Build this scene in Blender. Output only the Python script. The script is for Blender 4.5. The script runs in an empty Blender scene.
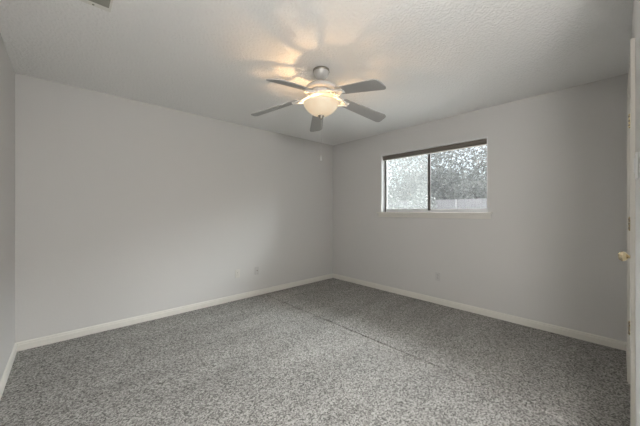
import bpy, bmesh, math, random
from mathutils import Vector, Matrix
random.seed(7)
S = bpy.context.scene
C = S.collection

# ---------------------------------------------------------------- camera, sky, sun, large lights, exposure
ANG = math.radians(47.3)                    # viewing direction from +X
DV = Vector((math.cos(ANG), math.sin(ANG), 0))
RV = Vector((math.sin(ANG), -math.cos(ANG), 0))
CAM_Z = 1.23
cam = bpy.data.cameras.new('camera')
cam.sensor_width = 36.0
cam.lens = 276.0 / 640.0 * 36.0
cam.shift_y = -2.0 / 640.0
cam.clip_start = 0.05
co = bpy.data.objects.new('camera', cam)
C.objects.link(co)
co.location = (0, 0, CAM_Z)
co.rotation_euler = (math.pi / 2, 0, ANG - math.pi / 2)
S.camera = co

S.view_settings.view_transform = 'Standard'
S.view_settings.look = 'None'
S.view_settings.gamma = 1.0
S.view_settings.use_curve_mapping = False
S.view_settings.exposure = 0.08

SKY_STRENGTH = 0.2
SUN_STRENGTH = 1.2
ENTRY_FILL_POWER = 88.0
SKY_FILL_POWER = 9800.0
BULB_POWER = 7.5
BOWL_EMIT = 0.8

w = bpy.data.worlds.new('sky')
S.world = w
w.use_nodes = True
wn = w.node_tree
wn.nodes.clear()
wo = wn.nodes.new('ShaderNodeOutputWorld')
wb = wn.nodes.new('ShaderNodeBackground')
ws = wn.nodes.new('ShaderNodeTexSky')
ws.sky_type = 'NISHITA'
ws.sun_disc = False
ws.sun_elevation = math.radians(48)
ws.sun_rotation = math.radians(200)
ws.dust_density = 4.0
ws.air_density = 0.8
wh = wn.nodes.new('ShaderNodeMixRGB')
wh.inputs[0].default_value = 0.55
wh.inputs[2].default_value = (8.0, 8.2, 8.4, 1)
wn.links.new(ws.outputs[0], wh.inputs[1])
wn.links.new(wh.outputs[0], wb.inputs[0])
wb.inputs[1].default_value = SKY_STRENGTH
wn.links.new(wb.outputs[0], wo.inputs[0])

sl = bpy.data.lights.new('sun', 'SUN')
sl.energy = SUN_STRENGTH
sl.angle = math.radians(2)
sl.color = (1.0, 0.96, 0.9)
so = bpy.data.objects.new('sun', sl)
C.objects.link(so)
so.rotation_euler = (math.radians(20), math.radians(-42), 0)   # shines towards +X, over the roof of the house
so.location = (-6, 0, 12)

# area light added outside the window, standing in for bright sky above the trees
dl = bpy.data.lights.new('sky_fill_panel', 'AREA')
dl.shape = 'RECTANGLE'
dl.size, dl.size_y = 16.0, 5.0
dl.energy = SKY_FILL_POWER
dl.color = (0.965, 0.965, 1.0)
do = bpy.data.objects.new('sky_fill_panel', dl)
C.objects.link(do)
do.location = (10.8, 2.5, 6.6)
do.rotation_euler = (Vector((3.634, 2.5, 1.6)) - Vector((10.8, 2.5, 6.6))).to_track_quat('-Z', 'Y').to_euler()

# ---------------------------------------------------------------- materials
def srgb(r, g, b):
    f = lambda c: c / 12.92 if c <= 0.04045 else ((c + 0.055) / 1.055) ** 2.4
    return (f(r / 255), f(g / 255), f(b / 255), 1)

def mat(name, color, rough=0.6, metal=0.0, spec=0.5, bump=None, vary=None):
    m = bpy.data.materials.new(name)
    m.use_nodes = True
    nt = m.node_tree
    p = nt.nodes['Principled BSDF']
    p.inputs['Base Color'].default_value = color
    p.inputs['Roughness'].default_value = rough
    p.inputs['Metallic'].default_value = metal
    p.inputs['Specular IOR Level'].default_value = spec
    tc = nt.nodes.new('ShaderNodeTexCoord')
    if bump:
        sc, st, dist = bump
        n = nt.nodes.new('ShaderNodeTexNoise')
        n.inputs['Scale'].default_value = sc
        n.inputs['Detail'].default_value = 3
        b = nt.nodes.new('ShaderNodeBump')
        b.inputs['Strength'].default_value = st
        b.inputs['Distance'].default_value = dist
        nt.links.new(tc.outputs['Object'], n.inputs['Vector'])
        nt.links.new(n.outputs['Fac'], b.inputs['Height'])
        nt.links.new(b.outputs['Normal'], p.inputs['Normal'])
    if vary:
        sc, c2 = vary
        n = nt.nodes.new('ShaderNodeTexNoise')
        n.inputs['Scale'].default_value = sc
        n.inputs['Detail'].default_value = 4
        r = nt.nodes.new('ShaderNodeValToRGB')
        r.color_ramp.elements[0].position = 0.3
        r.color_ramp.elements[1].position = 0.7
        r.color_ramp.elements[0].color = color
        r.color_ramp.elements[1].color = c2
        nt.links.new(tc.outputs['Object'], n.inputs['Vector'])
        nt.links.new(n.outputs['Fac'], r.inputs['Fac'])
        nt.links.new(r.outputs['Color'], p.inputs['Base Color'])
    return m

M_WALL = mat('wall_paint', (0.62, 0.61, 0.595, 1), 0.75, spec=0.3, bump=(70, 0.25, 0.002))
M_TRIM = mat('trim_paint', (0.72, 0.70, 0.65, 1), 0.45, vary=(3, (0.70, 0.68, 0.63, 1)))
M_DOOR = mat('door_paint', (0.74, 0.73, 0.70, 1), 0.45, vary=(2, (0.72, 0.71, 0.68, 1)))
M_PLATE = mat('plate_plastic', (0.66, 0.64, 0.60, 1), 0.4, vary=(20, (0.65, 0.63, 0.59, 1)))
M_PLATE_COOL = mat('plate_plastic_grey', (0.55, 0.54, 0.53, 1), 0.4, vary=(20, (0.56, 0.55, 0.54, 1)))
M_DARK = mat('dark_slot', (0.03, 0.03, 0.03, 1), 0.6, vary=(30, (0.04, 0.04, 0.04, 1)))
M_BRASS = mat('brass', (0.74, 0.64, 0.44, 1), 0.16, metal=1.0, vary=(25, (0.66, 0.55, 0.36, 1)))
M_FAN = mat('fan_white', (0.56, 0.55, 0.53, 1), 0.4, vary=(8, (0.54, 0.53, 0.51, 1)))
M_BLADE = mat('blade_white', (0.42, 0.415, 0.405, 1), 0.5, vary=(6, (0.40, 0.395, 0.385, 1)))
M_IRON = mat('bracket_white', (0.80, 0.79, 0.76, 1), 0.35, vary=(30, (0.76, 0.75, 0.72, 1)))
M_PEWTER = mat('pewter', (0.30, 0.27, 0.23, 1), 0.4, metal=0.7, vary=(40, (0.36, 0.33, 0.28, 1)))
M_VENT = mat('vent_paint', (0.78, 0.77, 0.73, 1), 0.5, vary=(10, (0.76, 0.75, 0.70, 1)))
M_DUCT = mat('duct_inside', (0.26, 0.26, 0.22, 1), 0.8, vary=(10, (0.30, 0.30, 0.26, 1)))
M_VINYL = mat('window_vinyl', (0.78, 0.78, 0.78, 1), 0.4, vary=(5, (0.76, 0.76, 0.76, 1)))
M_BRONZE = mat('bronze_aluminium', (0.10, 0.095, 0.09, 1), 0.45, metal=0.3, vary=(12, (0.13, 0.12, 0.11, 1)))
M_RAIL = mat('headrail_brown', (0.13, 0.115, 0.095, 1), 0.5, vary=(12, (0.15, 0.13, 0.11, 1)))
M_FENCE = mat('weathered_boards', (0.10, 0.098, 0.104, 1), 0.85, vary=(3, (0.135, 0.132, 0.138, 1)))
M_POST = mat('pale_post', (0.19, 0.187, 0.19, 1), 0.85, vary=(3, (0.22, 0.217, 0.22, 1)))
M_BARK = mat('bark', (0.06, 0.052, 0.046, 1), 0.9, vary=(6, (0.10, 0.09, 0.08, 1)))
M_YARD = mat('dry_grass', (0.06, 0.065, 0.04, 1), 0.95, vary=(2, (0.09, 0.085, 0.06, 1)))
M_BOUNCE = mat('bounce_concrete', (0.42, 0.41, 0.39, 1), 0.95, vary=(2, (0.36, 0.35, 0.33, 1)))

def ceiling_mat():
    m = bpy.data.materials.new('knockdown_ceiling')
    m.use_nodes = True
    nt = m.node_tree
    p = nt.nodes['Principled BSDF']
    p.inputs['Base Color'].default_value = (0.88, 0.875, 0.86, 1)
    p.inputs['Roughness'].default_value = 0.85
    p.inputs['Specular IOR Level'].default_value = 0.25
    tc = nt.nodes.new('ShaderNodeTexCoord')
    n = nt.nodes.new('ShaderNodeTexNoise')
    n.inputs['Scale'].default_value = 55
    n.inputs['Detail'].default_value = 4
    r = nt.nodes.new('ShaderNodeValToRGB')
    r.color_ramp.elements[0].position = 0.42
    r.color_ramp.elements[1].position = 0.62
    b = nt.nodes.new('ShaderNodeBump')
    b.inputs['Strength'].default_value = 0.5
    b.inputs['Distance'].default_value = 0.006
    nt.links.new(tc.outputs['Object'], n.inputs['Vector'])
    nt.links.new(n.outputs['Fac'], r.inputs['Fac'])
    nt.links.new(r.outputs['Color'], b.inputs['Height'])
    nt.links.new(b.outputs['Normal'], p.inputs['Normal'])
    return m
M_CEIL = ceiling_mat()

SEAM_X = 2.165
def carpet_mat():
    m = bpy.data.materials.new('frieze_carpet')
    m.use_nodes = True
    nt = m.node_tree
    N, L = nt.nodes, nt.links
    p = N['Principled BSDF']
    p.inputs['Roughness'].default_value = 0.95
    p.inputs['Specular IOR Level'].default_value = 0.1
    tc = N.new('ShaderNodeTexCoord')
    # yarn flecks
    n1 = N.new('ShaderNodeTexNoise')
    n1.inputs['Scale'].default_value = 110
    n1.inputs['Detail'].default_value = 3
    n1.inputs['Roughness'].default_value = 0.7
    L.new(tc.outputs['Object'], n1.inputs['Vector'])
    vo = N.new('ShaderNodeTexVoronoi')
    vo.inputs['Scale'].default_value = 120
    L.new(tc.outputs['Object'], vo.inputs['Vector'])
    vs = N.new('ShaderNodeSeparateColor')
    L.new(vo.outputs['Color'], vs.inputs[0])
    nm = N.new('ShaderNodeMath'); nm.operation = 'MULTIPLY_ADD'
    nm.inputs[1].default_value = 0.45
    L.new(vs.outputs[0], nm.inputs[0])
    nh = N.new('ShaderNodeMath'); nh.operation = 'MULTIPLY'
    nh.inputs[1].default_value = 0.55
    L.new(n1.outputs['Fac'], nh.inputs[0])
    L.new(nh.outputs[0], nm.inputs[2])
    r1 = N.new('ShaderNodeValToRGB')
    r1.color_ramp.elements[0].position = 0.27
    r1.color_ramp.elements[1].position = 0.72
    r1.color_ramp.elements[0].color = (0.11, 0.106, 0.10, 1)
    r1.color_ramp.elements[1].color = (0.47, 0.457, 0.437, 1)
    L.new(nm.outputs[0], r1.inputs['Fac'])
    # brushed nap: broad streaks left by the vacuum cleaner
    mp = N.new('ShaderNodeMapping')
    mp.inputs['Scale'].default_value = (0.7, 2.4, 1)
    mp.inputs['Rotation'].default_value = (0, 0, math.radians(18))
    n2 = N.new('ShaderNodeTexNoise')
    n2.inputs['Scale'].default_value = 1.5
    n2.inputs['Detail'].default_value = 2
    L.new(tc.outputs['Object'], mp.inputs['Vector'])
    L.new(mp.outputs[0], n2.inputs['Vector'])
    r2 = N.new('ShaderNodeMapRange')
    r2.inputs['From Min'].default_value = 0.3
    r2.inputs['From Max'].default_value = 0.7
    r2.inputs['To Min'].default_value = 0.86
    r2.inputs['To Max'].default_value = 1.08
    L.new(n2.outputs['Fac'], r2.inputs['Value'])
    # the second carpet width, its colour lightened to offset the dimmer light there
    sx = N.new('ShaderNodeSeparateXYZ')
    L.new(tc.outputs['Object'], sx.inputs[0])
    gt = N.new('ShaderNodeMath'); gt.operation = 'GREATER_THAN'
    gt.inputs[1].default_value = SEAM_X
    L.new(sx.outputs['X'], gt.inputs[0])
    r3 = N.new('ShaderNodeMapRange')
    r3.inputs['To Min'].default_value = 0.97
    r3.inputs['To Max'].default_value = 1.02
    L.new(gt.outputs[0], r3.inputs['Value'])
    mu = N.new('ShaderNodeMath'); mu.operation = 'MULTIPLY'
    L.new(r2.outputs[0], mu.inputs[0])
    L.new(r3.outputs[0], mu.inputs[1])
    vm = N.new('ShaderNodeVectorMath'); vm.operation = 'SCALE'
    L.new(r1.outputs['Color'], vm.inputs[0])
    L.new(mu.outputs[0], vm.inputs['Scale'])
    L.new(vm.outputs[0], p.inputs['Base Color'])
    b = N.new('ShaderNodeBump')
    b.inputs['Strength'].default_value = 0.45
    b.inputs['Distance'].default_value = 0.008
    L.new(nm.outputs[0], b.inputs['Height'])
    L.new(b.outputs['Normal'], p.inputs['Normal'])
    return m
M_CARPET = carpet_mat()

def bowl_mat():
    m = bpy.data.materials.new('alabaster_glass')
    m.use_nodes = True
    nt = m.node_tree
    N, L = nt.nodes, nt.links
    p = N['Principled BSDF']
    tc = N.new('ShaderNodeTexCoord')
    n = N.new('ShaderNodeTexNoise')
    n.inputs['Scale'].default_value = 9
    n.inputs['Detail'].default_value = 3
    n.inputs['Distortion'].default_value = 1.0
    L.new(tc.outputs['Object'], n.inputs['Vector'])
    r = N.new('ShaderNodeValToRGB')
    r.color_ramp.elements[0].position = 0.3
    r.color_ramp.elements[1].position = 0.7
    r.color_ramp.elements[0].color = (0.95, 0.64, 0.36, 1)
    r.color_ramp.elements[1].color = (0.98, 0.80, 0.54, 1)
    L.new(n.outputs['Fac'], r.inputs['Fac'])
    p.inputs['Base Color'].default_value = (0.45, 0.42, 0.36, 1)
    L.new(r.outputs['Color'], p.inputs['Emission Color'])
    p.inputs['Emission Strength'].default_value = BOWL_EMIT * 0.62
    p.inputs['Roughness'].default_value = 0.3
    return m
M_BOWL = bowl_mat()

def glass_mat(name, veil, col):
    m = bpy.data.materials.new(name)
    m.use_nodes = True
    nt = m.node_tree
    N, L = nt.nodes, nt.links
    N.remove(N['Principled BSDF'])
    out = N['Material Output']
    t = N.new('ShaderNodeBsdfTransparent')
    t.inputs[0].default_value = (0.96, 0.98, 0.97, 1)
    g = N.new('ShaderNodeBsdfGlossy')
    g.inputs['Roughness'].default_value = 0.02
    fr = N.new('ShaderNodeFresnel')
    fr.inputs[0].default_value = 1.3
    mx = N.new('ShaderNodeMixShader')
    L.new(fr.outputs[0], mx.inputs[0])
    L.new(t.outputs[0], mx.inputs[1])
    L.new(g.outputs[0], mx.inputs[2])
    d = N.new('ShaderNodeBsdfTranslucent')
    d.inputs[0].default_value = col
    m2 = N.new('ShaderNodeMixShader')
    tc = N.new('ShaderNodeTexCoord')
    n = N.new('ShaderNodeTexNoise')
    n.inputs['Scale'].default_value = 4
    L.new(tc.outputs['Object'], n.inputs['Vector'])
    mr = N.new('ShaderNodeMapRange')
    mr.inputs['To Min'].default_value = veil * 0.85
    mr.inputs['To Max'].default_value = veil * 1.15
    L.new(n.outputs['Fac'], mr.inputs['Value'])
    L.new(mr.outputs[0], m2.inputs[0])
    L.new(mx.outputs[0], m2.inputs[1])
    L.new(d.outputs[0], m2.inputs[2])
    L.new(m2.outputs[0], out.inputs['Surface'])
    return m
M_GLASS = glass_mat('window_glass', 0.015, (0.7, 0.72, 0.72, 1))
M_SCREEN = glass_mat('insect_mesh', 0.045, (0.58, 0.58, 0.58, 1))

def leaf_mat(name, c1, c2):
    m = bpy.data.materials.new(name)
    m.use_nodes = True
    nt = m.node_tree
    N, L = nt.nodes, nt.links
    p = N['Principled BSDF']
    out = N['Material Output']
    g = N.new('ShaderNodeNewGeometry')
    r = N.new('ShaderNodeValToRGB')
    r.color_ramp.elements[0].color = c1
    r.color_ramp.elements[1].color = c2
    L.new(g.outputs['Random Per Island'], r.inputs['Fac'])
    L.new(r.outputs['Color'], p.inputs['Base Color'])
    p.inputs['Roughness'].default_value = 0.5
    t = N.new('ShaderNodeBsdfTranslucent')
    L.new(r.outputs['Color'], t.inputs[0])
    mx = N.new('ShaderNodeMixShader')
    mx.inputs[0].default_value = 0.3
    L.new(p.outputs[0], mx.inputs[1])
    L.new(t.outputs[0], mx.inputs[2])
    L.new(mx.outputs[0], out.inputs['Surface'])
    return m
M_LEAF = leaf_mat('grey_green_leaves', (0.13, 0.14, 0.13, 1), (0.40, 0.42, 0.40, 1))
M_SHRUB = leaf_mat('dark_shrub_leaves', (0.05, 0.055, 0.05, 1), (0.15, 0.16, 0.15, 1))
M_LEAF2 = leaf_mat('pale_leaves', (0.12, 0.13, 0.12, 1), (0.40, 0.41, 0.39, 1))

# ---------------------------------------------------------------- helpers
def tag(o, label=None, cat=None, group=None, kind=None):
    if label: o['label'] = label
    if cat: o['category'] = cat
    if group: o['group'] = group
    if kind: o['kind'] = kind
    return o

def empty(name, loc, rot=(0, 0, 0)):
    o = bpy.data.objects.new(name, None)
    o.empty_display_size = 0.05
    C.objects.link(o)
    o.location = loc
    o.rotation_euler = rot
    return o

def obj(name, bm, m, parent=None, smooth=False, loc=None, rot=None, bevel=0):
    bmesh.ops.recalc_face_normals(bm, faces=bm.faces[:])
    me = bpy.data.meshes.new(name)
    bm.to_mesh(me)
    bm.free()
    me.materials.append(m)
    if smooth:
        for p in me.polygons:
            p.use_smooth = True
    o = bpy.data.objects.new(name, me)
    C.objects.link(o)
    if parent: o.parent = parent
    if loc: o.location = loc
    if rot: o.rotation_euler = rot
    if bevel:
        b = o.modifiers.new('bevel', 'BEVEL')
        b.width = bevel
        b.segments = 2
        b.limit_method = 'ANGLE'
    return o

def box(bm, a, b):
    (x0, y0, z0), (x1, y1, z1) = a, b
    v = [bm.verts.new(c) for c in ((x0, y0, z0), (x1, y0, z0), (x1, y1, z0), (x0, y1, z0),
                                   (x0, y0, z1), (x1, y0, z1), (x1, y1, z1), (x0, y1, z1))]
    for f in ((0, 3, 2, 1), (4, 5, 6, 7), (0, 1, 5, 4), (1, 2, 6, 5), (2, 3, 7, 6), (3, 0, 4, 7)):
        bm.faces.new([v[i] for i in f])
    return bm

def boxes(*pairs):
    bm = bmesh.new()
    for a, b in pairs: box(bm, a, b)
    return bm

def lathe(profile, n=48, closed=False):
    bm = bmesh.new()
    rings = []
    for r, z in profile:
        if r < 1e-6:
            rings.append([bm.verts.new((0, 0, z))])
        else:
            rings.append([bm.verts.new((r * math.cos(2 * math.pi * i / n), r * math.sin(2 * math.pi * i / n), z)) for i in range(n)])
    pairs = list(zip(rings[:-1], rings[1:]))
    if closed: pairs.append((rings[-1], rings[0]))
    for a, b in pairs:
        for i in range(n):
            j = (i + 1) % n
            if len(a) == 1 and len(b) == 1: continue
            if len(a) == 1: bm.faces.new((a[0], b[i], b[j]))
            elif len(b) == 1: bm.faces.new((a[i], a[j], b[0]))
            else: bm.faces.new((a[i], a[j], b[j], b[i]))
    return bm

def tube(bm, pts, radii, n=8):
    pts = [Vector(p) for p in pts]
    if not hasattr(radii, '__len__'): radii = [radii] * len(pts)
    rings = []
    ref = Vector((0.13, 0.21, 0.97))
    for i, p in enumerate(pts):
        t = (pts[min(i + 1, len(pts) - 1)] - pts[max(i - 1, 0)]).normalized()
        u = t.cross(ref)
        if u.length < 1e-3: u = t.cross(Vector((1, 0, 0)))
        u.normalize()
        v = t.cross(u)
        rings.append([bm.verts.new(p + (u * math.cos(2 * math.pi * k / n) + v * math.sin(2 * math.pi * k / n)) * radii[i]) for k in range(n)])
    for a, b in zip(rings[:-1], rings[1:]):
        for k in range(n):
            bm.faces.new((a[k], a[(k + 1) % n], b[(k + 1) % n], b[k]))
    bm.faces.new(rings[0][::-1])
    bm.faces.new(rings[-1])
    return bm

def prism(outline, z0, z1):
    bm = bmesh.new()
    a = [bm.verts.new((x, y, z0)) for x, y in outline]
    b = [bm.verts.new((x, y, z1)) for x, y in outline]
    n = len(a)
    bm.faces.new(a[::-1])
    bm.faces.new(b)
    for i in range(n):
        bm.faces.new((a[i], a[(i + 1) % n], b[(i + 1) % n], b[i]))
    return bm

def copy_tree(o, parent=None):
    c = o.copy()
    C.objects.link(c)
    c.parent = parent
    for ch in list(o.children): copy_tree(ch, c)
    return c

# ---------------------------------------------------------------- the room
X0, X1 = -0.324, 3.634          # wall with nothing on it (left edge) / window wall
YS, YN = -0.055, 3.586          # door wall / long wall
H = 2.44
T = 0.14
HALL_Y = -1.75
HALL_X = 1.40
WY0, WY1, WZ0, WZ1 = 1.041, 2.530, 1.215, 2.100     # window opening
DX0, DX1, DZ = 2.135, 2.950, 2.035                    # door opening

def struct(name, bm, m, label=None, parent=None, **k):
    o = obj(name, bm, m, parent, **k)
    o['kind'] = 'structure'
    if label: o['label'] = label
    return o

# carpet: two widths joined along a pressed seam
bm = bmesh.new()
xs = [(X0 - T, 0), (SEAM_X - 0.013, 0), (SEAM_X - 0.006, -0.010), (SEAM_X + 0.006, -0.010), (SEAM_X + 0.013, 0.0), (X1 + T, 0)]
top0 = [bm.verts.new((x, HALL_Y - T, z)) for x, z in xs]
top1 = [bm.verts.new((x, YN + T, z)) for x, z in xs]
for i in range(len(xs) - 1):
    bm.faces.new((top0[i], top0[i + 1], top1[i + 1], top1[i]))
bot = [bm.verts.new(c) for c in ((X0 - T, HALL_Y - T, -0.12), (X1 + T, HALL_Y - T, -0.12), (X1 + T, YN + T, -0.12), (X0 - T, YN + T, -0.12))]
bm.faces.new(bot[::-1])
bm.faces.new(top0[::-1] + [bot[0], bot[1]])
bm.faces.new(top1 + [bot[2], bot[3]])
bm.faces.new((top0[0], top1[0], bot[3], bot[0]))
bm.faces.new((top1[-1], top0[-1], bot[1], bot[2]))
struct('floor', bm, M_CARPET, 'grey flecked wall to wall carpet with a seam across it')

struct('ceiling', boxes(((X0 - T, HALL_Y - T, H), (X1 + T, YN + T, H + 0.15))), M_CEIL, 'pale textured ceiling')
struct('wall_north', boxes(((X0, YN, 0), (X1, YN + T, H))), M_WALL, 'long blank pale wall with two low outlets')
struct('wall_west', boxes(((X0 - T, HALL_Y - T, 0), (X0, YN + T, H))), M_WALL, 'sliver of blank wall at the left edge')
struct('wall_east', boxes(((X1, HALL_Y - T, 0), (X1 + T, WY0, H)), ((X1, WY1, 0), (X1 + T, YN + T, H)),
                          ((X1, WY0, 0), (X1 + T, WY1, WZ0)), ((X1, WY0, WZ1), (X1 + T, WY1, H))), M_WALL, 'grey wall holding the window')
struct('wall_south', boxes(((HALL_X, YS - T, 0), (DX0, YS, H)), ((DX1, YS - T, 0), (X1, YS, H)), ((DX0, YS - T, DZ), (DX1, YS, H))), M_WALL, 'wall holding the door, seen almost edge on')
struct('wall_hall', boxes(((HALL_X, HALL_Y, 0), (HALL_X + T, YS - T, H))), M_WALL)
struct('wall_entry', boxes(((X0, HALL_Y - T, 0), (X1, HALL_Y, H))), M_WALL)

def baseboard(name, length, loc, rotz):
    # profile in (out, up), run along +X
    prof = [(0, 0), (0.014, 0), (0.014, 0.050), (0.010, 0.058), (0.010, 0.066), (0.005, 0.074), (0, 0.076)]
    bm = bmesh.new()
    a = [bm.verts.new((0, -o, u)) for o, u in prof]
    b = [bm.verts.new((length, -o, u)) for o, u in prof]
    n = len(prof)
    bm.faces.new(a); bm.faces.new(b[::-1])
    for i in range(n):
        bm.faces.new((a[i], b[i], b[(i + 1) % n], a[(i + 1) % n]))
    return struct(name, bm, M_TRIM, 'cream baseboard', loc=loc, rot=(0, 0, rotz))
baseboard('baseboard_north', X1 - X0, (X0, YN, 0), 0)
baseboard('baseboard_east', YN - YS, (X1, YN, 0), -math.pi / 2)
baseboard('baseboard_west', YN - HALL_Y, (X0, HALL_Y, 0), math.pi / 2)
baseboard('baseboard_south', DX0 - 0.065 - HALL_X, (DX0 - 0.065, YS, 0), math.pi)
baseboard('baseboard_south.001', X1 - DX1 - 0.065, (X1, YS, 0), math.pi)

# ---------------------------------------------------------------- window
win = empty('window_1', (X1, WY0, WZ0))
tag(win, 'wide two pane sliding window', kind='structure')
WL, WH = WY1 - WY0, WZ1 - WZ0
fd0, fd1 = 0.085, 0.135           # frame depth inside the wall
LIN = 0.012
# painted liner of the recess
obj('reveal', boxes(((0.002, 0, 0), (fd1, LIN, WH)), ((0.002, WL - LIN, 0), (fd1, WL, WH)), ((0.002, LIN, WH - LIN), (fd1, WL - LIN, WH))), M_VINYL, win)
f = 0.030
i0, i1, j0, j1 = LIN, WL - LIN, 0.0, WH - LIN
obj('frame', boxes(((fd0, i0, j0), (fd1, i0 + f * .6, j1)), ((fd0, i1 - f * .5, j0), (fd1, i1, j1)),
                   ((fd0, i0 + f * .6, j0), (fd1, i1 - f * .5, j0 + 0.022)), ((fd0, i0 + f * .6, j1 - f), (fd1, i1 - f * .5, j1))), M_VINYL, win)
mid = WL * 0.5
s_ = 0.024
# right pane (lower y) is fixed, left pane slides
ra, rb = i0 + f * .6, mid + 0.02
la, lb = mid - 0.008, i1 - f * .5
jj0, jj1 = j0 + 0.022, j1 - f
sr = obj('fixed_sash', boxes(((0.115, ra, jj0), (0.133, ra + 0.012, jj1)), ((0.115, rb - 0.014, jj0), (0.133, rb, jj1)),
                             ((0.115, ra + 0.012, jj0), (0.133, rb - 0.014, jj0 + 0.022)), ((0.115, ra + 0.012, jj1 - 0.016), (0.133, rb - 0.014, jj1))), M_VINYL, win)
obj('pane', boxes(((0.122, ra + 0.012, jj0 + 0.022), (0.126, rb - 0.014, jj1 - 0.016))), M_GLASS, sr)
sg = obj('sliding_sash', boxes(((0.092, lb - 0.018, jj0), (0.112, lb, jj1)),
                               ((0.092, la + 0.040, jj0), (0.112, lb - 0.018, jj0 + 0.022)), ((0.092, la + 0.040, jj1 - 0.016), (0.112, lb - 0.018, jj1)),
                               ((0.092, la + 0.032, jj0), (0.112, la + 0.040, jj1))), M_VINYL, win)
obj('pane', boxes(((0.100, la + 0.040, jj0 + 0.022), (0.104, lb - 0.018, jj1 - 0.016))), M_GLASS, sg)
obj('meeting_rail', boxes(((0.086, la, jj0), (0.113, la + 0.032, jj1))), M_BRONZE, win)
obj('gasket', boxes(((0.080, i1 - f * .5 - 0.010, j0), (0.0845, i1 - f * .5 + 0.010, j1))), M_BRONZE, win)
obj('insect_screen', boxes(((0.128, la + 0.04, jj0), (0.130, lb, jj1))), M_SCREEN, win)
# stool and apron
bm = boxes(((-0.045, -0.050, -0.024), (0.0, WL + 0.055, 0.0)), ((0.0, 0.0, -0.024), (fd1, WL, 0.0)))
obj('sill', bm, M_TRIM, win, bevel=0.004)
bm = boxes(((-0.016, -0.030, -0.078), (-0.0005, WL + 0.035, -0.024)))
obj('apron', bm, M_TRIM, win, bevel=0.003)

hr = empty('window_blind', (X1, WY0, WZ1))
tag(hr, 'dark brown headrail of a raised blind across the top of the window', 'blind')
obj('headrail', boxes(((0.030, LIN + 0.003, -0.072), (0.075, WL - LIN - 0.003, -LIN - 0.002))), M_RAIL, hr, bevel=0.003)
obj('bottom_rail', boxes(((0.036, LIN + 0.006, -0.084), (0.069, WL - LIN - 0.006, -0.0735))), M_TRIM, hr, bevel=0.002)

# ---------------------------------------------------------------- door with casing
door = empty('door_1', (0, YS, 0))
tag(door, 'white door in the right hand wall, seen edge on', kind='structure')
# slab faces the room (+Y)
sl_y0, sl_y1 = -0.045, -0.006
bm = bmesh.new()
bx0, bx1, bz1 = DX0 + 0.022, DX1 - 0.022, DZ - 0.022
box(bm, (bx0, sl_y0, 0.012), (bx1, sl_y1 - 0.006, bz1))
st = 0.11
rails = [(0.012, 0.22), (0.70, 0.86), (1.45, 1.57), (bz1 - 0.12, bz1)]
for a, b in rails: box(bm, (bx0, sl_y1 - 0.006, a), (bx1, sl_y1, b))
mx = (bx0 + bx1) / 2
for a, b in ((bx0, bx0 + st), (mx - 0.05, mx + 0.05), (bx1 - st, bx1)):
    for (p, q), (r, s) in zip(rails[:-1], rails[1:]):
        box(bm, (a, sl_y1 - 0.006, q), (b, sl_y1, r))
obj('slab', bm, M_DOOR, door)
obj('jamb', boxes(((DX0, -T + 0.002, 0), (DX0 + 0.019, 0, DZ)), ((DX1 - 0.019, -T + 0.002, 0), (DX1, 0, DZ)), ((DX0 + 0.019, -T + 0.002, DZ - 0.019), (DX1 - 0.019, 0, DZ))), M_TRIM, door)
def casing():
    bm = bmesh.new()
    cw = 0.062
    e = 0.006
    for (a, b, t) in ((0, cw * .55, 0.011), (cw * .55, cw, 0.016)):
        box(bm, (DX0 + e - b, 0.0005, 0), (DX0 + e - a, t, DZ - e + b))
        box(bm, (DX1 - e + a, 0.0005, 0), (DX1 - e + b, t, DZ - e + b))
        box(bm, (DX0 + e - a, 0.0005, DZ - e + a), (DX1 - e + a, t, DZ - e + b))
    return bm
obj('casing', casing(), M_TRIM, door)
for z in (1.865, 1.140, 0.405):
    bm = bmesh.new()
    for k in range(5):
        z0 = z - 0.045 + k * 0.018
        tube(bm, [(0, 0, z0 + 0.001 * (k % 2)), (0, 0, z0 + 0.017)], 0.0075 if k % 2 == 0 else 0.0068, 12)
    tube(bm, [(0, 0, z + 0.045), (0, 0, z + 0.050)], [0.006, 0.003], 12)
    tube(bm, [(0, 0, z - 0.050), (0, 0, z - 0.045)], [0.003, 0.006], 12)
    box(bm, (-0.030, -0.0035, z - 0.045), (-0.002, -0.001, z + 0.045))
    h = obj('hinge', bm, M_BRASS, door, loc=(DX1 - 0.0225, 0.004, 0))
    h['label'] = 'brass hinge'
    bm = bmesh.new()
    for k in (-1, 0, 1):
        tube(bm, [(0, 0, z + k * 0.030 - 0.0055), (0, 0, z + k * 0.030 + 0.0055)], 0.0085, 12)
    obj('knuckle_joint', bm, M_PEWTER, h)
kn = obj('knob', lathe([(0, 0), (0.028, 0), (0.029, 0.004), (0.022, 0.008), (0.010, 0.010), (0.009, 0.026), (0.013, 0.029),
                        (0.022, 0.036), (0.0265, 0.045), (0.0265, 0.052), (0.021, 0.061), (0.011, 0.065), (0, 0.066)], 32), M_BRASS, door, smooth=True,
         loc=(DX0 + 0.085, sl_y1, 0.985), rot=(-math.pi / 2, 0, 0))
kn['label'] = 'polished brass knob'

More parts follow.
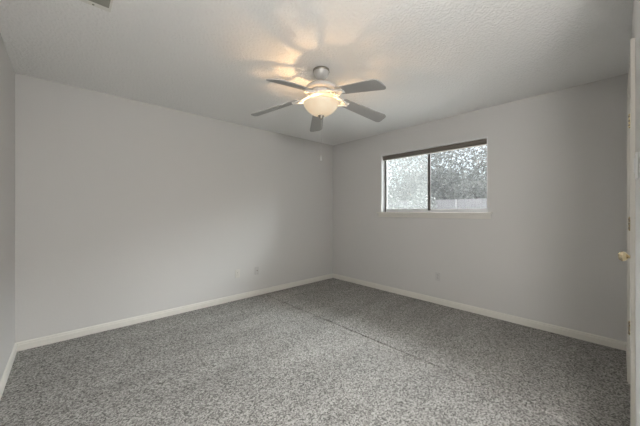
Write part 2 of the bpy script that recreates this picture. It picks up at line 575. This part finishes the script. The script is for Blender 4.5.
# ---------------------------------------------------------------- ceiling fan
FX, FY = 2.37 * DV.x + 0.010 * RV.x, 2.37 * DV.y + 0.010 * RV.y
fan = empty('ceiling_fan', (FX, FY, 0))
tag(fan, 'white five blade ceiling fan with a lit alabaster bowl light', 'ceiling fan')
can = obj('canopy', lathe([(0, H), (0.064, H), (0.068, H - 0.006), (0.067, H - 0.030), (0.058, H - 0.052), (0.040, H - 0.070), (0.022, H - 0.080), (0, H - 0.081)], 40), M_FAN, fan, smooth=True)
obj('canopy_band', lathe([(0.0665, H - 0.001), (0.0705, H - 0.001), (0.0705, H - 0.020), (0.0665, H - 0.020)], 40, closed=True), M_PEWTER, can, smooth=True)
obj('downrod', lathe([(0, H - 0.081), (0.011, H - 0.081), (0.011, 2.325), (0, 2.325)], 20), M_FAN, fan, smooth=True)
mo = obj('motor_housing', lathe([(0, 2.328), (0.026, 2.328), (0.030, 2.318), (0.070, 2.314), (0.110, 2.304), (0.131, 2.288), (0.137, 2.272), (0.134, 2.262), (0.112, 2.256), (0, 2.256)], 48), M_FAN, fan, smooth=True)
obj('switch_ring', lathe([(0, 2.2555), (0.100, 2.2555), (0.102, 2.225), (0.094, 2.208), (0.070, 2.198), (0, 2.198)], 48), M_FAN, mo, smooth=True)
# blades: local +X runs outward from the hub
PITCH = math.radians(-12)
Z_ROOT, Z_TIP, R_ROOT, R_TIP = 2.196, 2.098, 0.200, 0.648
DROOP = math.atan2(Z_ROOT - Z_TIP, R_TIP - R_ROOT)
def blade_outline():
    L = R_TIP - R_ROOT
    w0, w1, cr = 0.052, 0.068, 0.035
    pts = [(0, -w0 + 0.012), (0.012, -w0)]
    pts.append((L - cr, -w1))
    for k in range(1, 7):
        a = -math.pi / 2 + k * math.pi / 12
        pts.append((L - cr + cr * math.cos(a), -w1 + cr + cr * math.sin(a)))
    for k in range(0, 6):
        a = k * math.pi / 12
        pts.append((L - cr + cr * math.cos(a), w1 - cr + cr * math.sin(a)))
    pts += [(L - cr, w1), (0.012, w0), (0, w0 - 0.012)]
    return pts
blade_me = None
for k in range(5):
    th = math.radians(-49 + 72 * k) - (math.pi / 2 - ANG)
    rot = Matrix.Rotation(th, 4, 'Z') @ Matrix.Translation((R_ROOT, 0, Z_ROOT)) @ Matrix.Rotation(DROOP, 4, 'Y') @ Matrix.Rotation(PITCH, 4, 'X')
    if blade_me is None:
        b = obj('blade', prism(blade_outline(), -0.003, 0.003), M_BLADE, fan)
        blade_me = b.data
        # scrolled openwork bracket carrying the blade, in the blade's own frame
        bm = bmesh.new()
        L0 = -0.118
        for s in (-1, 1):
            pts = []
            for t in range(13):
                u = t / 12
                x = L0 + u * (0.062 - L0)
                y = s * (0.014 + 0.030 * math.sin(math.pi * min(1, u * 1.15)) ** 1.2)
                z = -0.008 + 0.018 * (1 - u) ** 2 - 0.012 * math.sin(math.pi * u)
                pts.append((x, y, z))
            tube(bm, pts, [0.0085 - 0.002 * (t / 12) for t in range(13)], 8)
            # curl
            pts = []
            for t in range(15):
                a = t / 14 * 1.6 * math.pi
                r = 0.020 * (1 - 0.5 * t / 14)
                pts.append((-0.040 + r * math.cos(a) , s * (0.022 + r * 0.7 * math.sin(a)), -0.010 - 0.004 * math.sin(a)))
            tube(bm, pts, 0.0055, 8)
        box(bm, (-0.005, -0.028, -0.0085), (0.062, 0.028, -0.0032))
        for (x, y) in ((0.012, -0.018), (0.012, 0.018), (0.050, 0.0)):
            tube(bm, [(x, y, -0.0105), (x, y, -0.008)], [0.004, 0.006], 10)
        br = obj('blade_bracket', bm, M_IRON, b, smooth=False)
        first = b
    else:
        b = first.copy(); C.objects.link(b); b.parent = fan
        c = br.copy(); C.objects.link(c); c.parent = b
    b.matrix_local = rot
# light kit
obj('light_fitter', lathe([(0, 2.1975), (0.060, 2.1975), (0.062, 2.188), (0.030, 2.180), (0.010, 2.174), (0.006, 2.160), (0.006, 2.048), (0, 2.048)], 32), M_FAN, fan, smooth=True)
prof_o = [(0.153, 2.156), (0.148, 2.140), (0.136, 2.116), (0.118, 2.094), (0.096, 2.075), (0.072, 2.060), (0.045, 2.050), (0.020, 2.047)]
prof_i = [(0.020, 2.051), (0.045, 2.054), (0.070, 2.064), (0.093, 2.079), (0.114, 2.097), (0.132, 2.118), (0.143, 2.141), (0.147, 2.156)]
bw = obj('glass_bowl', lathe(prof_o + prof_i, 56, closed=True), M_BOWL, fan, smooth=True)
bw['label'] = 'glowing alabaster glass bowl'
fi = obj('finial', lathe([(0, 2.050), (0.026, 2.049), (0.028, 2.044), (0.018, 2.037), (0.019, 2.030), (0.013, 2.020), (0.005, 2.013), (0, 2.010)], 24), M_PEWTER, fan, smooth=True)
fi['label'] = 'dark pewter finial'
bm = bmesh.new()
tube(bm, [(0.0, 0.0, 2.009), (0.0, 0.0, 1.700)], 0.0012, 6)
ch = obj('pull_chain', bm, M_FAN, fan)
obj('pull_fob', lathe([(0, 1.706), (0.004, 1.704), (0.006, 1.695), (0.0085, 1.672), (0.0075, 1.661), (0, 1.658)], 16), M_FAN, ch, smooth=True)
# bulbs inside the bowl
for k, (lat, dep) in enumerate(((-0.045, 0.030),)):
    p = RV * lat + DV * dep
    bm = lathe([(0, -0.022), (0.010, -0.020), (0.014, -0.008), (0.013, 0.006), (0.008, 0.016), (0, 0.018)], 16)
    bu = obj('bulb', bm, M_FAN, fan, smooth=True, loc=(p.x, p.y, 2.084))
    l = bpy.data.lights.new('bulb_light', 'POINT')
    l.energy = BULB_POWER
    l.color = (1.0, 0.62, 0.30)
    l.shadow_soft_size = 0.012
    lo = bpy.data.objects.new('bulb_light', l)
    C.objects.link(lo)
    lo.parent = fan
    lo.location = (p.x, p.y, 2.108)

# ---------------- made-up entry lamp, added to fill the room with light
hl = empty('entry_fill_lamp', (0.45, -0.30, H))
tag(hl, 'made-up white globe pendant behind the viewer, added to fill the room with light', 'pendant lamp')
obj('ceiling_rose', lathe([(0, 0), (0.06, 0), (0.06, -0.012), (0.03, -0.025), (0, -0.025)], 32), M_FAN, hl, smooth=True)
obj('cord', lathe([(0, -0.0252), (0.004, -0.0252), (0.004, -0.5748), (0, -0.5748)], 10), M_FAN, hl)
m = mat('fill_lamp_glass', (0.9, 0.88, 0.84, 1), 0.3, vary=(5, (0.88, 0.86, 0.82, 1)))
pn = m.node_tree.nodes['Principled BSDF']
pn.inputs['Emission Color'].default_value = (1.0, 0.98, 0.95, 1)
pn.inputs['Emission Strength'].default_value = ENTRY_FILL_POWER / (4 * math.pi * math.pi * 0.13 ** 2)
obj('globe', lathe([(0.13 * math.sin(math.pi * k / 20), -0.705 + 0.13 * math.cos(math.pi * k / 20)) for k in range(21)], 32), m, hl, smooth=True)

# ---------------------------------------------------------------- outlets, switch, vent
def outlet_plate(kind, m):
    # faces -Y, centre at origin
    root = empty('wall_outlet', (0, 0, 0))
    W, Hh = 0.035, 0.0575
    obj('cover_plate', boxes(((-W, -0.006, -Hh), (W, 0, Hh))), m, root, bevel=0.003)
    if kind == 'duplex':
        for s in (-1, 1):
            o = []
            for k in range(20):
                a = 2 * math.pi * k / 20
                o.append((0.0165 * math.cos(a), max(-0.0125, min(0.0125, 0.0165 * math.sin(a))) + s * 0.0195))
            bm = prism(o, 0.006, 0.0085)
            bmesh.ops.rotate(bm, verts=bm.verts[:], cent=(0, 0, 0), matrix=Matrix.Rotation(math.pi / 2, 3, 'X'))
            r = obj('receptacle', bm, m, root)
            z = s * 0.0195
            obj('slots', boxes(((-0.008, -0.0092, z - 0.002), (-0.0055, -0.0084, z + 0.006)), ((0.0055, -0.0092, z - 0.002), (0.008, -0.0092 + 0.0008, z + 0.005)),
                               ((-0.002, -0.0092, z - 0.009), (0.002, -0.0084, z - 0.005))), M_DARK, r)
        bm = lathe([(0, 0), (0.003, 0), (0.0025, 0.0012), (0, 0.0015)], 12)
        obj('screw', bm, M_PEWTER, root, loc=(0, -0.006, 0), rot=(math.pi / 2, 0, 0))
    else:
        obj('coax_socket', lathe([(0, 0), (0.008, 0), (0.008, 0.003), (0.0048, 0.003), (0.0048, 0.011), (0, 0.011)], 12), M_PEWTER, root, loc=(0, -0.006, 0), rot=(math.pi / 2, 0, 0))
        for s in (-1, 1):
            obj('screw', lathe([(0, 0), (0.003, 0), (0.0025, 0.0012), (0, 0.0015)], 12), M_PEWTER, root, loc=(0, -0.006, s * 0.042), rot=(math.pi / 2, 0, 0))
    return root
o1 = outlet_plate('duplex', M_PLATE)
o1.location = (1.752, YN, 0.362)
tag(o1, 'cream duplex power outlet low on the long blank wall, farther from the corner', 'outlet', 'outlets on the walls')
o2 = outlet_plate('coax', M_PLATE_COOL)
o2.name = 'cable_outlet'
o2.location = (2.056, YN, 0.362)
tag(o2, 'plain pale cable plate on the long wall beside the duplex outlet', 'outlet', 'outlets on the walls')
o3 = outlet_plate('duplex', M_PLATE_COOL)
o3.location = (X1, 1.630, 0.362)
o3.rotation_euler = (0, 0, -math.pi / 2)
tag(o3, 'greyish power outlet low on the window wall, below the window', 'outlet', 'outlets on the walls')

sw = empty('light_switch', (1.86, YS, 1.43), (0, 0, math.pi))
tag(sw, 'white light switch plate on the wall next to the door', 'light switch')
obj('cover_plate', boxes(((-0.035, -0.006, -0.0575), (0.035, 0, 0.0575))), M_VINYL, sw, bevel=0.003)
obj('rocker', boxes(((-0.016, -0.010, -0.033), (0.016, -0.0061, 0.033))), M_VINYL, sw, bevel=0.002)

vt = empty('ceiling_vent', (0.19, 2.055, H))
tag(vt, 'ceiling air vent with a dark grille at the top left', 'vent')
VX, VY = -0.30, -0.20                # extends towards -X and -Y from the grille's corner
fo = 0.030
obj('vent_frame', boxes(((VX - fo, 0, -0.005), (fo * .4, fo + 0.012, -0.0005)), ((VX - fo, VY - fo, -0.005), (fo * .4, VY, -0.0005)),
                        ((VX - fo, VY, -0.005), (VX, 0, -0.0005)), ((0, VY, -0.005), (fo * .4, 0, -0.0005))), M_VENT, vt, bevel=0.002)
obj('duct', boxes(((VX, VY, -0.003), (0, 0, -0.0008))), M_DUCT, vt)
for k in range(9):
    y = VY + 0.012 + k * (abs(VY) - 0.02) / 8
    bm = bmesh.new()
    v = [bm.verts.new(c) for c in ((VX, y - 0.008, -0.003), (0, y - 0.008, -0.003), (0, y + 0.004, -0.008), (VX, y + 0.004, -0.008),
                                   (VX, y - 0.0065, -0.003), (0, y - 0.0065, -0.003), (0, y + 0.0055, -0.008), (VX, y + 0.0055, -0.008))]
    for ff in ((0, 1, 2, 3), (7, 6, 5, 4), (0, 4, 5, 1), (1, 5, 6, 2), (2, 6, 7, 3), (3, 7, 4, 0)):
        bm.faces.new([v[i] for i in ff])
    obj('louver', bm, M_DUCT, vt)
for k in range(3):
    x = -0.070 - k * 0.10
    obj('screw', lathe([(0, 0), (0.006, 0), (0.005, -0.002), (0, -0.003)], 12), M_DUCT, vt, loc=(x, 0.026, -0.005))

# ---------------------------------------------------------------- outside
struct('ground', boxes(((X1 + T + 0.002, -40, -0.30), (60, 60, -0.10))), M_YARD, 'yard outside the window')
struct('bounce_slab', boxes(((X1 + T + 0.002, -4, -0.098), (X1 + T + 6.5, 9, -0.05))), M_BOUNCE, 'pale concrete slab added outside the window to bounce light indoors')  # unseen pale slab, added to bounce daylight up onto the ceiling
fence = empty('board_fence', (13.0, 7.2, -0.1))
tag(fence, 'weathered grey board fence across the yard', 'fence')
for seg in range(8):
    y0 = -7.0 + seg * 2.4
    bm = bmesh.new()
    for k in range(17):
        ya = y0 + k * 0.1405
        box(bm, (0, ya, 0.02), (0.018, ya + 0.137, 1.86 + random.uniform(-0.012, 0.012)))
    for z in (0.35, 1.0, 1.65):
        box(bm, (0.0185, y0, z - 0.04), (0.055, y0 + 2.39, z + 0.04))
    obj('board_panel', bm, M_FENCE, fence)
for seg in range(9):
    y0 = -7.0 + seg * 2.4
    obj('post', boxes(((-0.060, y0 - 0.022, 0), (-0.001, y0 + 0.022, 1.88))), M_POST, fence)

def tree(name, x, y, trunk_h, crown_r, crown_z, nleaf, leaf, m, label, bare=False, squash=0.85):
    spread = min(0.32, crown_r * 0.12)
    root = empty(name, (x, y, -0.1))
    tag(root, label, 'tree' if 'tree' in name else 'shrub', 'plants beyond the window')
    bm = bmesh.new()
    rnd = random.Random(int(x * 100 + y * 37))
    tips = []
    r0 = 0.035 * (trunk_h + crown_r) * 0.6
    tube(bm, [(0, 0, 0), (rnd.uniform(-.1, .1), rnd.uniform(-.1, .1), trunk_h * .5), (rnd.uniform(-.2, .2), rnd.uniform(-.2, .2), trunk_h)], [r0, r0 * .8, r0 * .6], 9)
    def branch(p, d, ln, r, lvl):
        pts = [p]
        q = p.copy()
        dd = d.copy()
        for s in range(4):
            dd = (dd + Vector((rnd.uniform(-.3, .3), rnd.uniform(-.3, .3), rnd.uniform(-.12, .25)))).normalized()
            q = q + dd * ln / 4
            pts.append(q.copy())
        tube(bm, pts, [r, r * .85, r * .7, r * .55, r * .35], 6)
        tips.extend(pts[2:])
        if lvl > 0:
            for s in range(4):
                nd = (dd + Vector((rnd.uniform(-1, 1), rnd.uniform(-1, 1), rnd.uniform(-.3, .7)))).normalized()
                branch(pts[rnd.randint(1, 4)], nd, ln * .62, r * .45, lvl - 1)
    for s in range(7):
        a = 2 * math.pi * s / 7 + rnd.uniform(-.3, .3)
        branch(Vector((0, 0, trunk_h * rnd.uniform(.6, 1.0))), Vector((math.cos(a), math.sin(a), rnd.uniform(.3, 1.1))).normalized(), crown_r * .55, r0 * .5, 2)
    obj('branches', bm, M_BARK, root)
    bm = bmesh.new()
    for k in range(nleaf):
        c = tips[rnd.randrange(len(tips))] + Vector((rnd.gauss(0, spread), rnd.gauss(0, spread), rnd.gauss(0, spread * .8)))
        if not bare and rnd.random() < 0.45:
            v = Vector((rnd.gauss(0, 1), rnd.gauss(0, 1), rnd.gauss(0, 1))).normalized() * crown_r * rnd.uniform(.6, 1.0)
            c = Vector((v.x, v.y, v.z * squash + crown_z))
        u = Vector((rnd.gauss(0, 1), rnd.gauss(0, 1), rnd.gauss(0, 1))).normalized()
        t = u.orthogonal().normalized()
        t = Matrix.Rotation(rnd.uniform(0, 6.28), 3, u) @ t
        s = leaf * rnd.uniform(.6, 1.3)
        wv = u.cross(t) * s * .42
        pts = (c - t * s, c - t * s * .2 + wv, c + t * s, c - t * s * .2 - wv)
        bm.faces.new([bm.verts.new(p) for p in pts])
    obj('crown', bm, m, root)
    return root
tree('oak_tree', 15.9, 9.9, 1.4, 2.0, 3.1, 7000, 0.10, M_LEAF2, 'hazy broad tree seen through the left window pane', squash=1.5)
tree('oak_tree', 21.0, 8.2, 2.0, 2.9, 3.6, 9000, 0.13, M_LEAF, 'broad leafy tree behind the fence at the middle of the right pane', squash=1.2)
tree('oak_tree', 16.0, 4.6, 1.5, 2.2, 3.6, 2200, 0.09, M_LEAF2, 'thin open tree with bare branches at the right edge of the window', bare=True)
tree('garden_shrub', 11.5, 7.6, 0.4, 0.75, 1.3, 2600, 0.07, M_SHRUB, 'bushy shrub in front of the fence at the left of the left pane', squash=1.6)
tree('garden_shrub', 11.5, 5.9, 0.4, 0.75, 1.2, 2600, 0.07, M_SHRUB, 'bushy shrub in front of the fence next to the middle window bar', squash=1.5)
tree('oak_tree', 28.0, 14.0, 2.2, 4.2, 4.5, 6000, 0.18, M_LEAF, 'distant tree seen between the hazy tree and the broad leafy one', squash=1.1)
tree('oak_tree', 28.0, 5.5, 2.2, 3.6, 4.4, 5500, 0.18, M_LEAF2, 'distant pale tree behind the bare branches', squash=1.1)
